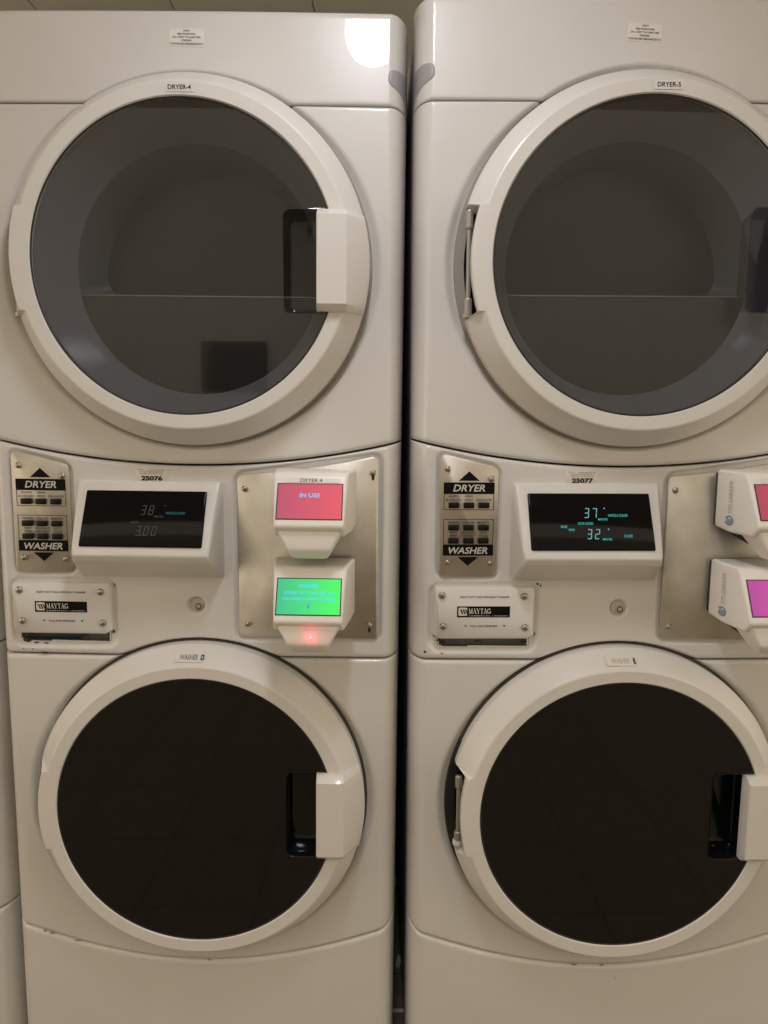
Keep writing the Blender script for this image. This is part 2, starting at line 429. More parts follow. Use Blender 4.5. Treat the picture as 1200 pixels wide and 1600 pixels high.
# ------------------------------------------------------------------ door meshes (origin at the door's centre)
def me_ring(key, wing):
    norm = [(.2325, -.030), (.2325, -.0465), (.2345, -.0492), (.2525, -.0500), (.2550, -.0490), (.2785, -.0175), (.2808, -.0125), (.2812, -.006), (.2812, .019)]
    wng = [(.2325, -.030), (.2325, -.0465), (.2345, -.0492), (.2525, -.0500), (.2630, -.0495), (.2650, -.0470), (.2650, -.0330), (.2540, -.0300), (.2540, .019)]
    V = []; F = []; angs = []
    w0, w1 = 180 - wing, 180 + wing
    n = 240
    base = [360 * i / n for i in range(n)]
    angs = sorted([a for a in base if min(abs(a - w0), abs(a - w1)) > 1.0] + [w0 - .9, w0 + .0, w1 - 0.0, w1 + .9])
    k = len(norm)
    for a in angs:
        p = wng if w0 <= a <= w1 else norm
        for r, y in p: V.append((r * math.cos(R(a)), y, r * math.sin(R(a))))
    m = len(angs)
    for i in range(m):
        j = (i + 1) % m
        for q in range(k - 1): F.append((i * k + q, i * k + q + 1, j * k + q + 1, j * k + q))
    return me_from('door_ring', V, F, 16, key)
me_ring('ring_d', 16.8); me_ring('ring_w', 15.0)
def me_handle(key):
    H = 0.0745; V = []; F = []
    zs = [-H, -H + .0012, -H + .010] + [(-H + .010) + (2 * H - .020) * i / 10 for i in range(1, 10)] + [H - .010, H - .0012, H]
    for i, z in enumerate(zs):
        e = min(z + H, H - z)
        back = 0.0125 if e < 0.0005 else (0.0095 if e < 0.002 else 0.0)
        xr = math.sqrt(0.2825 ** 2 - z * z)
        prof = [(.2035, -.040), (.2035, -.0625 + back), (.2045, -.0650 + back), (.2065, -.0660 + back), (.2440, -.0660 + back), (.2490, -.0648 + back),
                (xr - .0040, -.0270 + back * .5), (xr - .0005, -.0210 + back * .3), (xr, -.012), (xr - .02, -.010)]
        V += [(x, y, z) for x, y in prof]
    k = 10
    for i in range(len(zs) - 1):
        for q in range(k - 1): F.append((i * k + q, i * k + q + 1, (i + 1) * k + q + 1, (i + 1) * k + q))
    F.append(tuple(range(k))); F.append(tuple(reversed(range((len(zs) - 1) * k, len(zs) * k))))
    return me_from('handle', V, F, 22, key)
me_handle('handle')
POCKET = [tuple(p) for p in round_poly([(0.152, -0.076), (0.2255, -0.076), (0.2255, 0.0755), (0.152, 0.0755)], [0.012, 0.003, 0.003, 0.014], 6)]
# clip the pocket to the inside of the glass disc
POCKET = [(x if math.hypot(x, z) < 0.229 else math.sqrt(max(0, 0.229 ** 2 - z * z)), z) for x, z in POCKET]
circ = [(0.2315 * math.cos(2 * math.pi * i / 160), 0.2315 * math.sin(2 * math.pi * i / 160)) for i in range(160)]
me_tess('glass', circ, [POCKET], -0.0462, 'glass')
me_lathe('gap_shade', [(.2700, .0075), (.2850, .0075), (.2858, .0095), (.2858, .014)], 160, 'gap_shade')
me_lathe('gasket', [(.2300, -.0466), (.2318, -.0474), (.2332, -.0470), (.2332, -.030)], 160, 'gasket')
def me_pocket(key):
    n = len(POCKET); cx = sum(p[0] for p in POCKET) / n; V = []; F = []
    lv = [(-.0474, 1.018), (-.0478, 1.0), (-.0470, .985), (-.030, .95), (-.010, .90), (-.004, .84), (-.002, .74)]
    for y, s in lv:
        for x, z in POCKET: V.append((cx + (x - cx) * s if s > .99 else cx + (x - cx) * (s * 1.0), y, z * (s if s > .99 else (1 - (1 - s) * .55))))
    for a in range(len(lv) - 1):
        for i in range(n):
            j = (i + 1) % n; F.append((a * n + i, a * n + j, (a + 1) * n + j, (a + 1) * n + i))
    F.append(tuple(range((len(lv) - 1) * n, len(lv) * n)))
    return me_from('finger_well', V, F, 40, key)
me_pocket('pocket')
me_lathe('liner', [(.2310, -.040), (.2290, -.030), (.2200, -.008), (.2110, .018), (.2040, .036), (.2000, .043), (.1985, .046)], 128, 'liner', angle=60)
Z0 = -0.040
def arch_outline(r, z0, rc, n=64):
    """arc above z0 closed by a straight ledge, lower corners rounded by rc"""
    a0 = math.asin(z0 / r); pts = []
    c = Vector((math.sqrt(max(0, (r - rc) ** 2 - (z0 + rc) ** 2)), z0 + rc))
    ca = math.atan2(c.y, c.x)
    for i in range(n + 1):
        a = ca + (math.pi - 2 * ca) * i / n; pts.append((r * math.cos(a), r * math.sin(a)))
    m = 8
    for i in range(1, m + 1):                      # left corner: from direction of the arc to straight down
        a = (math.pi - ca) + ((1.5 * math.pi) - (math.pi - ca)) * i / m
        pts.append((-c.x + rc * math.cos(a), c.y + rc * math.sin(a)))
    for i in range(m):                             # right corner: from straight down back to the arc
        a = 1.5 * math.pi + ((2 * math.pi + ca) - 1.5 * math.pi) * i / m
        pts.append((c.x + rc * math.cos(a), c.y + rc * math.sin(a)))
    return pts
def me_arch(key):
    o = [arch_outline(.1985, Z0, .012), arch_outline(.1965, Z0 + .001, .016), arch_outline(.1890, Z0 + .006, .030), arch_outline(.1850, Z0 + .010, .034)]
    ys = [.046, .050, .120, .140]; V = []; F = []; n = len(o[0])
    for pl, y in zip(o, ys): V += [(x, y, z) for x, z in pl]
    for a in range(3):
        for i in range(n):
            j = (i + 1) % n; F.append((a * n + i, a * n + j, (a + 1) * n + j, (a + 1) * n + i))
    me_from('arch_recess', V, F, 50, key)
    me_from('back_plate', [(x, .140, z) for x, z in o[-1]], [tuple(range(n))], None, key + '_back')
    lo = []
    a0 = math.asin(Z0 / .1987)
    for i in range(65):
        a = math.pi - a0 + (math.pi + 2 * a0) * i / 64; lo.append((.1987 * math.cos(a), .1987 * math.sin(a)))
    V = [(x, .0455, z) for x, z in lo]; n = len(lo)
    V += [(x, .047, z + .003) for x, z in (lo[0], lo[-1])]
    me_from('lower_plate', V, [tuple(range(n))], None, key + '_low')
    xl = math.sqrt(.1987 ** 2 - Z0 ** 2)
    me_bm('ledge_lip', bm_box(-xl, xl, .0435, .0490, Z0 - .0008, Z0 + .0014, .0006, 2), 60, key + '_lip')
me_arch('arch')

def me_screw(key, r=0.0062):
    prof = [(0.0001, -.0042), (r * .45, -.0040), (r * .75, -.0032), (r * .95, -.0018), (r, 0.0), (r, .002)]
    return me_lathe('screw', prof, 20, key, angle=60)
me_screw('screw'); 
me_lathe('socket', [(0.00005, -.00445), (.0021, -.0044), (.0022, -.0040)], 6, 'socket', angle=30)
bm = bm_box(-.0088, .0088, -.0050, .003, -.0048, .0048, .0016, 2); me_bm('button', bm, 40, 'button')
def add_screw(parent, x, y, z, s=1.0):
    o = ob('screw', CACHE['screw'], 'screw', parent, (x, y, z)); o.scale = (s, 1, s)
    o.rotation_euler = (0, random.Random(int(x * 9999 + z * 7777)).uniform(0, 1), 0)
    return o

# ------------------------------------------------------------------ card reader mesh (origin at screen centre, on the machine's front plane)
bm = bm_hull([(sx * a, y, w_) for sx in (-1, 1) for a, y, w_ in ((.0660, -.016, .0425), (.0660, -.016, -.0500), (.0572, -.086, .0425), (.0561, -.0945, .0365), (.0515, -.1315, -.0355), (.0539, -.112, -.0530), (.0611, -.055, -.0540))], .0062, 5)
me_bm('reader_body', bm, 50, 'reader_body')
bm = bm_hull([(sx * a, y, w_) for sx in (-1, 1) for a, y, w_ in ((.0500, -.1225, -.0400), (.0330, -.1240, -.0720), (.0265, -.1120, -.0870), (.0265, -.0900, -.0880), (.0500, -.0600, -.0500))], .0045, 4)
me_bm('reader_nose', bm, 50, 'reader_nose')
bm = bm_hull([(sx * a, y, w_) for sx in (-1, 1) for a, y, w_ in ((.0600, .004, .036), (.0600, .004, -.048), (.0600, -.024, .036), (.0600, -.024, -.048), (.030, -.060, -.072), (.030, .004, -.058))], .001, 1)
me_bm('reader_gasket', bm, 40, 'reader_gasket')
S_UP = Vector((0, 0.0370, 0.0705)).normalized()          # screen's up direction (leans back)
S_MID = Vector((0, -0.1130, 0.0003))

# ------------------------------------------------------------------ lettering made of strokes
def maytag(p, cx, cy, w_, h):
    """the wordmark in slab-serif capitals, drawn as strokes"""
    unit = h; th, tn, sf = .20 * h, .075 * h, .07 * h
    def serif(x, y, ww=.34): p.rect(x - ww * h / 2, x + ww * h / 2, y - sf / 2, y + sf / 2)
    adv = [1.02, .90, .86, .82, .90, .88]; tot = sum(adv) * h; sc_ = w_ / tot; x = cx - w_ / 2
    b = len(p.V); X = 0.0
    q = Print()
    def R4(x0, x1, y0, y1): q.rect(x0, x1, y0, y1)
    def S(a, b_, wd): q.stroke([a, b_], wd)
    def sv(xc, yc, ww=.34): q.rect(xc - ww / 2, xc + ww / 2, yc - .035, yc + .035)
    # M
    S((.18, .03), (.18, .97), .08); S((.20, .95), (.50, .08), .19); S((.50, .06), (.80, .95), .07); S((.82, .03), (.82, .97), .20)
    sv(.17, .035); sv(.82, .035, .42); sv(.14, .965, .3); sv(.86, .965, .32)
    def A(o):
        S((o + .14, .03), (o + .44, .97), .075); S((o + .42, .97), (o + .74, .03), .20); q.rect(o + .24, o + .60, .30, .37); sv(o + .13, .035); sv(o + .74, .035, .38)
    A(1.02)
    o = 1.92; S((o + .12, .96), (o + .42, .45), .19); S((o + .72, .96), (o + .44, .45), .075); S((o + .43, .03), (o + .43, .5), .19); sv(o + .43, .035, .42); sv(o + .12, .965, .38); sv(o + .73, .965, .28)
    o = 2.78; S((o + .41, .03), (o + .41, .97), .19); q.rect(o + .04, o + .78, .90, .98); q.rect(o + .04, o + .10, .74, .98); q.rect(o + .72, o + .78, .74, .98); sv(o + .41, .035, .42)
    A(3.60)
    o = 4.50; q.arc(o + .44, .5, .40, 55, 310, .17, 24); q.rect(o + .66, o + .84, .05, .42); sv(o + .70, .43, .36); q.rect(o + .70, o + .76, .70, .96)
    p.add([(x + u * h * sc_ * 1.0, cy - h / 2 + v * h) for u, v in q.V], q.F)
SEG = {'0': 'abcdef', '1': 'bc', '2': 'abged', '3': 'abgcd', '7': 'abc', '8': 'abcdefg', '5': 'afgcd'}
def digits(p, s, cx, cy, h, gap=0.55, sh=0.14):
    w_ = h * .46; t = h * .085; adv = h * gap + w_ * .45
    n = len([c for c in s if c != '.']); x = cx - adv * n / 2 + (adv - w_) / 2
    for c in s:
        if c == '.':
            dx = x - adv + w_ + (adv - w_) / 2; q = Print().rect(dx - t, dx + t * .6, cy - h / 2, cy - h / 2 + t * 1.4)
        else:
            q = Print(); g = t * .7
            x0, x1, y0, ym, y1 = x, x + w_, cy - h / 2, cy, cy + h / 2
            for k in SEG[c]:
                if k == 'a': q.rect(x0 + g, x1 - g, y1 - t, y1)
                if k == 'g': q.rect(x0 + g, x1 - g, ym - t / 2, ym + t / 2)
                if k == 'd': q.rect(x0 + g, x1 - g, y0, y0 + t)
                if k == 'b': q.rect(x1 - t, x1, ym + g * .6, y1 - g * .6)
                if k == 'c': q.rect(x1 - t, x1, y0 + g * .6, ym - g * .6)
                if k == 'f': q.rect(x0, x0 + t, ym + g * .6, y1 - g * .6)
                if k == 'e': q.rect(x0, x0 + t, y0 + g * .6, ym - g * .6)
            x += adv
        p.add([(u + (v - cy) * sh, v) for u, v in q.V], q.F)

# ------------------------------------------------------------------ the machine
def flat_print(): return Print()
def door(stack, kind, zc, washer, open_label=None):
    me = CACHE['ring_w' if washer else 'ring_d']
    d = ob(kind, me, 'door_white', stack, (XC, 0, zc))
    ob('window_glass', CACHE['glass'], 'glass_black' if washer else 'glass_smoke', d)
    ob('window_gasket', CACHE['gasket'], 'gasket', d)
    ob('gap_shade_ring', CACHE['gap_shade'], 'gap_shade' if washer else 'gap_shade_pale', d)  # added ring, coloured as the shaded gap between door and panel
    ob('handle', CACHE['handle'], 'door_white', d)
    ob('finger_well', CACHE['pocket'], 'well_black' if washer else 'well_smoke', d)
    if washer:
        if 'backing' not in CACHE: me_tess('backing', circ, [], -0.001, 'backing')
        ob('window_backing', CACHE['backing'], 'dark', d)
    else:
        ob('window_liner', CACHE['liner'], 'funnel', d)
        ob('arch_recess', CACHE['arch'], 'cavity', d)
        ob('back_pane', CACHE['arch_back'], 'inner_plate', d)
        ob('lower_pane', CACHE['arch_low'], 'lower_pane', d)
        ob('ledge_lip', CACHE['arch_lip'], 'lip', d)
    # hinge behind the wing: pin with knuckles
    zz = 0.060 if washer else 0.078
    if 'pin' not in CACHE:
        me_bm('hinge_pin', bm_box(-.0035, .0035, -.0035, .0035, -1, 1, 0), 40, 'pin')
        me_lathe('k', [(0.0001, -.5), (.9, -.5), (1, -.42), (1, .42), (.9, .5), (.0001, .5)], 20, 'knuckle', 40)
    def cyl(name, m, x, y, z, r, h):
        o = ob(name, CACHE['knuckle'], m, d, (x, y, z), (R(90), 0, 0)); o.scale = (r, h, r); return o
    cyl('hinge_pin', 'hinge', -.2655, -.0165, 0, .0036, zz * 1.9)
    cyl('hinge_knuckle', 'hinge', -.2655, -.0165, zz * .80, .0060, zz * .36)
    cyl('hinge_knuckle', 'hinge', -.2655, -.0165, -zz * .84, .0064, zz * .30)
    cyl('hinge_bushing', 'door_white' if washer else 'hinge', -.2665, -.0165, -zz * 1.02, .0078, .008)
    if washer:
        if 'leaf' not in CACHE:
            V = []; F = []
            for i in range(33):
                t = -1 + 2 * i / 32; a = math.pi + R(23) * t; ro = .2852 + .0010 * (1 - t * t)
                V += [(.2700 * math.cos(a), .006, .2700 * math.sin(a)), (ro * math.cos(a), .0045, ro * math.sin(a)), ((ro + .001) * math.cos(a), .012, (ro + .001) * math.sin(a))]
            for i in range(32): F += [(3 * i, 3 * i + 1, 3 * i + 4, 3 * i + 3), (3 * i + 1, 3 * i + 2, 3 * i + 5, 3 * i + 4)]
            me_from('hinge_pocket', V, F, 50, 'leaf')
        ob('hinge_pocket', CACHE['leaf'], 'gasket', d)
    return d

def chips(stack, spots, seed, extra=None, name='paint_chip', m='chip'):
    rnd = random.Random(seed)
    for cx, cz, rx, rz in spots:
        n = 11; pts = []
        for i in range(n):
            a = 2 * math.pi * i / n; k = rnd.uniform(.45, 1.15); pts.append((cx + rx * k * math.cos(a), cz + rz * k * math.sin(a)))
        V = [(x, surf_y(x, z, extra) - .0007, z) for x, z in pts] + [(x, surf_y(x, z, extra) + .002, z) for x, z in pts]
        F = [tuple(range(n))] + [(i, n + i, n + (i + 1) % n, (i + 1) % n) for i in range(n)]
        ob(name, me_from(name, V, F, None), m, stack)

def stack_unit(label, loc, rot=(0, 0, 0), v=None):
    s = bpy.data.objects.new('stacked_washer_dryer', None); COL.objects.link(s)
    s.location = loc; s.rotation_euler = rot; s.empty_display_size = .1
    s['label'] = label; s['category'] = 'laundry machine'; s['group'] = 'stacked washer dryers in a row'
    # carcass
    if 'cabinet' not in CACHE:
        bm = bm_box(-.3415, .3415, .0735, .74, .045, 1.842, .004, 1)
        bmesh.ops.delete(bm, geom=[f for f in bm.faces if f.calc_center_median().y < .0736], context='FACES_ONLY')
        me_bm('cabinet', bm, 40, 'cabinet')
        me_bm('side_flange', bm_box(-.3428, -.3402, .066, .100, .05, 1.78, .001, 1), 40, 'flange')
    ob('cabinet', CACHE['cabinet'], 'cabinet', s)
    if 'lid' not in CACHE: me_bm('bounce_lid', bm_box(-.312, .312, .022, .73, 1.8425, 1.8465, .001, 1), 40, 'lid')
    ob('bounce_lid', CACHE['lid'], 'enamel', s)  # unseen white lid, added to bounce light up to the ceiling
    ob('side_flange', CACHE['flange'], 'side_edge', s)
    f2 = ob('side_flange', CACHE['flange'], 'side_edge', s); f2.location.x = .683
    for nm, m in (('top_panel', 'enamel'), ('dryer_front', 'enamel'), ('console', 'enamel'), ('washer_front', 'enamel'), ('kick_panel', 'enamel')):
        po = ob(nm, CACHE[nm], m, s)
        if nm == 'top_panel' and v and v.get('tall'): po.scale.z = v['tall']; po.location.z = SEAM * (1 - v['tall'])
    if 'foot' not in CACHE: me_lathe('foot', [(.0001, -.5), (.9, -.5), (1, -.4), (1, .4), (.0001, .5)], 16, 'foot', 40)
    for fx_, fy in ((-.29, .12), (.29, .12), (-.29, .68), (.29, .68)):
        # levelling feet reach the floor whatever the lean of the machine
        drop = loc[2] + math.sin(-rot[1]) * fx_
        o = ob('levelling_foot', CACHE['foot'], 'gasket', s, (fx_, fy, (.05 - drop) / 2 + .0005), (R(90), 0, 0)); o.scale = (.018, .05 + drop, .018)
    # grip notches on the rounded top corners
    for sg in (-1, 1):
        pl = [(-.10, 1.7555), (-.04, 1.7635), (.14, 1.7675), (.50, 1.7685), (.97, 1.7660), (.985, 1.7420), (.985, 1.7165), (.80, 1.7235), (.50, 1.7310), (.20, 1.7385), (.0, 1.7430), (-.09, 1.7480)]
        for _ in range(3):
            pl = [q for a, b in zip(pl, pl[1:] + pl[:1]) for q in ((a[0] * .75 + b[0] * .25, a[1] * .75 + b[1] * .25), (a[0] * .25 + b[0] * .75, a[1] * .25 + b[1] * .75))]
        ct = (.6, 1.7505); V = []; F = []; n = len(pl); rings = (1.0, .96, .8, .6, .4, .2, .02)
        for q in rings:
            for t, z in pl:
                t2 = ct[0] + (t - ct[0]) * q; z2 = ct[1] + (z - ct[1]) * q
                x = FLAT + (HW - FLAT) * (1 - (1 - t2) ** 2.2) if t2 > 0 else FLAT + t2 * .04
                V.append((sg * x * 1.0006, fx(x) + (.0002 if q == 1 else -.0012), z2))
        for a in range(len(rings) - 1):
            for i in range(n):
                j = (i + 1) % n; F.append((a * n + i, a * n + j, (a + 1) * n + j, (a + 1) * n + i))
        k_ = 'grip%d' % sg
        if k_ not in CACHE: me_from('grip_notch', V, F, 180, k_)
        ob('grip_notch', CACHE[k_], 'grip', s)

    # doors
    dd = door(s, 'dryer_door', ZD, False)
    wd = door(s, 'washer_door', ZW, True)

    # control plate with the cycle buttons
    cxp = -0.2497
    if 'ctlplate' not in CACHE:
        me_slab('control_plate', round_poly([(-.2972, .9760), (-.2022, .9760), (-.2022, 1.1560), (-.2972, 1.1800)], .012, 6), .004, -.0006, .0006, 'ctlplate')
    cp = ob('control_plate', CACHE['ctlplate'], 'steel', s)
    for x, z in ((-.2850, 1.1537), (-.2130, 1.1374), (-.2830, 1.0003), (-.2130, .9987)): add_screw(cp, x, -.0006, z, .82)
    for z in (1.0948, 1.0581, 1.0365):
        for dx in (-.0245, 0, .0245): ob('cycle_button', CACHE['button'], 'button', cp, (cxp + dx, -.0006, z))
    if v:
        p = Print()
        p.poly([(cxp - .0170, 1.1345), (cxp + .0170, 1.1345), (cxp, 1.1498)]); p.rect(cxp - .0413, cxp + .0413, 1.1137, 1.1318)
        p.frame(cxp - .0408, cxp + .0408, 1.0869, 1.1137, .0008); p.frame(cxp - .0408, cxp + .0408, 1.0290, 1.0717, .0008)
        p.rect(cxp - .0413, cxp + .0413, 1.0114, 1.0288); p.poly([(cxp - .0170, 1.0090), (cxp, .9944), (cxp + .0170, 1.0090)])
        p.put('printed_panel', 'black_print', cp, y=-.0010)
        def word(nm, m, y, *a, **k):
            q = Print(); q.text(*a, **k); q.put(nm, m, cp, y=y)
        for a, b, dx in (('WHITES', '& COLORS', -.0245), ('PERM', 'PRESS', 0), (None, 'DELICATES', .0245)):
            if a: word('cycle_lettering', 'black_print', -.0011, a, cxp + dx, 1.1092, h=.0036)
            word('cycle_lettering', 'black_print', -.0011, b, cxp + dx, 1.1032, h=.0036, w=.0250 if len(b) > 7 else None)
        for t, dx in (('WHITES', -.0245), ('COLORS', 0), ('BRIGHTS', .0245)): word('cycle_lettering', 'black_print', -.0011, t, cxp + dx, 1.0663, h=.0036)
        for a, b, dx in (('PERM', 'PRESS', -.0245), ('DELICATES', 'AND KNITS', 0), ('QUICK', 'CYCLE', .0245)):
            word('cycle_lettering', 'black_print', -.0011, a, cxp + dx, 1.0497, h=.0034, w=.0245 if len(a) > 7 else None)
            word('cycle_lettering', 'black_print', -.0011, b, cxp + dx, 1.0446, h=.0034, w=.0245 if len(b) > 7 else None)
        word('heading_lettering', 'silver_print', -.0014, 'DRYER', cxp, 1.1227, w=.0520, h=.0112, bold=.02, shear=.22)
        word('heading_lettering', 'silver_print', -.0014, 'WASHER', cxp, 1.0200, w=.0640, h=.0112, bold=.02, shear=.22)

    # display hood and its black glass
    if 'hood' not in CACHE:
        bm = bm_hull([(-.1910, .012, 1.1330), (.0530, .012, 1.1330), (-.1850, -.006, 1.1300), (.0460, -.006, 1.1300), (-.1780, -.0630, 1.0180), (.0390, -.0630, 1.0180),
                      (-.1780, -.0560, 1.0060), (.0390, -.0560, 1.0060), (-.1910, .012, .9620), (.0530, .012, .9620)], .0085, 5)
        me_bm('display_hood', bm, 60, 'hood')
        bm = bm_box(-.0975, .0975, -.0045, .004, -.0475, .0475, .0022, 3); me_bm('display_glass', bm, 50, 'displayglass')
    hd = ob('display_hood', CACHE['hood'], 'enamel', s, (v.get('dx', 0) if v else 0, 0, 0))
    up = Vector((0, .0570, .1120)).normalized(); nrm = Vector((1, 0, 0)).cross(up)
    t_ = (1.0725 - 1.0180) / .1120; dc = Vector((-.0695, -.0630 + .0570 * t_, 1.0725))
    lean = math.atan2(.0570, .1120)
    ob('display_glass', CACHE['displayglass'], 'display', hd, dc, (-lean, 0, 0))
    if v:
        df = dc + nrm * .0045
        for m, items in v['display'].items():
            for it in items:
                p = Print()
                if it[0] == 'd': digits(p, it[1], it[2], it[3], it[4]); nm = 'display_digits'
                elif it[0] == 't': p.text(it[1], it[2], it[3], w=it[4], h=it[5], bold=.015, shear=.12); nm = 'display_word'
                else: p.poly([(it[1] + .0012 * math.cos(k), it[2] + .0012 * math.sin(k)) for k in [i * .785 for i in range(8)]]); nm = 'display_dot'
                p.put(nm, m, hd, origin=df, eu=(1, 0, 0), ev=up, lift=.0004)

    # dispenser drawer, its open slot
    if 'drawer' not in CACHE:
        me_slab('dispenser_drawer', round_poly([(-.3040, .8775), (-.2930, .8722), (-.1500, .8722), (-.1395, .8785), (-.1395, .9590), (-.3040, .9590)], [.003, .004, .004, .003, .006, .006], 5), .008, -.0065, .0016, 'drawer')
        pl = round_poly([(-.2975, .8535), (-.1440, .8535), (-.1440, .8860), (-.2975, .8860)], [.010, .010, .002, .002], 6); n = len(pl); V = []; F = []
        cx_, cz_ = -.221, .869
        for y, q in ((.0015, 1.02), (-.0004, 1.0), (.0010, .975), (.014, .95)):
            V += [(cx_ + (p.x - cx_) * q, fx(p.x) + .004 + y, cz_ + (p.y - cz_) * (q if q > .97 else q)) for p in pl]
        for a in range(3):
            for i in range(n):
                j = (i + 1) % n; F.append((a * n + i, a * n + j, (a + 1) * n + j, (a + 1) * n + i))
        F.append(tuple(range(3 * n, 4 * n)))
        me_from('dispenser_slot', V, F, 50, 'slot')
    ob('dispenser_slot', CACHE['slot'], 'slot', s)
    if v and v.get('blue'):
        ob('softener_residue', me_slab('softener_residue', [(-.284, .8575), (-.205, .8562), (-.190, .8665), (-.225, .8700), (-.262, .8690)], .0165, .0135, .001), 'blue_plastic', s)
    dw = ob('dispenser_drawer', CACHE['drawer'], 'enamel', s)
    for x, z in ((-.2915, .9462), (-.1555, .9445), (-.2890, .8935), (-.1530, .8915)): add_screw(dw, x, -.0065, z, .95)
    if v:
        yf = -.0069
        p = Print(); p.rect(-.2665, -.1790, .9090, .9276); p.put('logo_plate', 'black_print', dw, y=yf)
        p = Print(); p.poly(round_poly([(-.2642, .9117), (-.2496, .9117), (-.2496, .9256), (-.2642, .9256)], .0025, 4))
        maytag(p, -.2290, .9197, .0370, .0088); p.text('COMMERCIAL LAUNDRY', -.2145, .9117, w=.0655, h=.0018, space=1.3, bold=.01)
        p.put('logo_lettering', 'cream_print', dw, y=yf - .0003)
        p = Print()
        for k in range(3):
            x = -.2612 + k * .0040; p.poly([(x, .9222), (x + .0022, .9222), (x + .0052, .9145), (x + .0030, .9145)]); p.poly([(x - .0008, .9222), (x + .0010, .9222), (x + .0010, .9212), (x - .0008, .9212)])
        p.put('logo_stripes', 'black_print', dw, y=yf - .0006)
        for t, z, ww in (('HEAVY DUTY HIGH EFFICIENCY WASHER', .9432, .0820), ('PULL FOR DISPENSER', .8940, .0440)):
            p = Print(); p.text(t, -.2215, z, w=ww, h=.0034, bold=.006); p.put('drawer_lettering', 'black_print', dw, y=yf)
        for x in (-.2520, -.1880):
            p = Print(); p.poly([(x - .0022, .8955), (x + .0022, .8955), (x, .8925)]); p.put('drawer_arrow', 'black_print', dw, y=yf)

    # key lock
    if 'lock' not in CACHE:
        me_lathe('key_lock', [(.0001, -.001), (.0108, -.001), (.0118, 0), (.0121, .008)], 32, 'lock', 40)
        me_lathe('key_barrel', [(.0001, -.0032), (.0036, -.0032), (.0044, -.0028), (.0058, -.0028), (.0064, -.0020), (.0064, .002)], 24, 'barrel', 40)
    kl = ob('key_lock', CACHE['lock'], 'lock_face', s, (.0025, .0045, .9221))
    ob('key_barrel', CACHE['barrel'], 'lock_face', kl, (.003, 0, -.002))
    p = Print(); p.arc(.003, -.002, .0045, 0, 360, .0012); p.rect(.0025, .0036, .0012, .0044); p.rect(.0025, .0036, -.0082, -.0056); p.put('keyway', 'black_print', kl, y=-.0036)

    # brushed plate with the two card readers
    if 'rplate' not in CACHE:
        top = [(.3055 - (.3055 - .0737) * i / 10, 0) for i in range(11)]
        top = [(x, zd_low(x) - .0195 + .004 * (x / .3)) for x, _ in top]
        me_slab('reader_plate', round_poly([(.0740, .8690), (.3065, .8690)] + [top[0]] + top[2:9] + [top[-1]], [.010, .008, .012] + [0] * 7 + [.012], 6), .004, -.0008, .0006, 'rplate')
    rp = ob('reader_plate', CACHE['rplate'], 'steel_plate', s)
    for x, z in ((.0860, 1.1200), (.2965, 1.1490), (.2930, .8925), (.0875, .8915)): add_screw(rp, x, -.0008, z, .80)
    if v:
        for (x, z) in ((.2965, 1.1430), (.2930, .8865)):
            p = Print(); p.poly(round_poly([(x - .0022, z - .0065), (x + .0022, z - .0065), (x + .0022, z + .004), (x - .0022, z + .004)], .002, 4))
            p.put('screw_slot', 'socket', rp, y=-.0012)
        rnd = random.Random(v['seed']); p = Print()
        for i in range(26):
            x, z = rnd.uniform(.275, .303), rnd.uniform(.94, 1.09); a = rnd.gauss(1.1, .35); L = rnd.uniform(.002, .013)
            p.stroke([(x, z), (x + L * math.cos(a), z + L * math.sin(a))], .0003)
        p.put('scratch', 'faint_print', rp, y=-.0011, kind='stuff')
        for i, rd in enumerate(v['readers']):
            o = Vector(((.2050, .2035)[i] + v.get('dx', 0) * .7, 0, (1.1135, .9682)[i]))
            cr = ob('card_reader', CACHE['reader_body'], 'reader_white', s, o)
            ob('reader_gasket', CACHE['reader_gasket'], 'gasket', cr)
            ob('reader_nose', CACHE['reader_nose'], 'nose_white', cr)
            n_ = Vector((1, 0, 0)).cross(S_UP)
            p = Print(); p.rect(-.0495, .0495, -.0292, .0292); p.put('screen_bezel', 'gasket', cr, origin=S_MID, eu=(1, 0, 0), ev=S_UP, lift=.0004)
            p = Print(); p.rect(-.0478, .0478, -.0275, .0275); p.put('screen', rd['mat'], cr, origin=S_MID, eu=(1, 0, 0), ev=S_UP, lift=.0008)
            p = Print()
            for t, u, vv, ww, hh in rd['text']: p.text(t, u, vv, w=ww, h=hh, bold=.018)
            p.put('screen_lettering', 'txt_cyan', cr, origin=S_MID, eu=(1, 0, 0), ev=S_UP, lift=.0012)
            if rd.get('arrow'):
                p = Print(); p.rect(-.0009, .0009, -.0180, -.0110); p.poly([(-.0030, -.0150), (0, -.0192), (.0030, -.0150), (.0022, -.0142), (0, -.0172), (-.0022, -.0142)])
                p.put('screen_arrow', 'txt_blue', cr, origin=S_MID, eu=(1, 0, 0), ev=S_UP, lift=.0012)
            if rd.get('label'):
                p = Print(); p.poly(round_poly([(-.0390, .0305), (.0440, .0300), (.0440, .0375), (-.0390, .0380)], .0008, 2)); p.put('name_tape', 'sticker_clear', cr, origin=S_MID, eu=(1, 0, 0), ev=S_UP, lift=.0010)
                p = Print(); p.text(rd['label'], .0010, .0338, h=.0056, w=.0330); p.put('name_lettering', 'grey_print', cr, origin=S_MID, eu=(1, 0, 0), ev=S_UP, lift=.0014)
            # maker's mark on the side
            p = Print(); p.text('CASHLESS', .006, 0, w=.0330, h=.0085); p.text('CORE', -.0205, 0.0008, w=.0130, h=.0060)
            p.rect(-.0270, .0130, -.0062, -.0056)
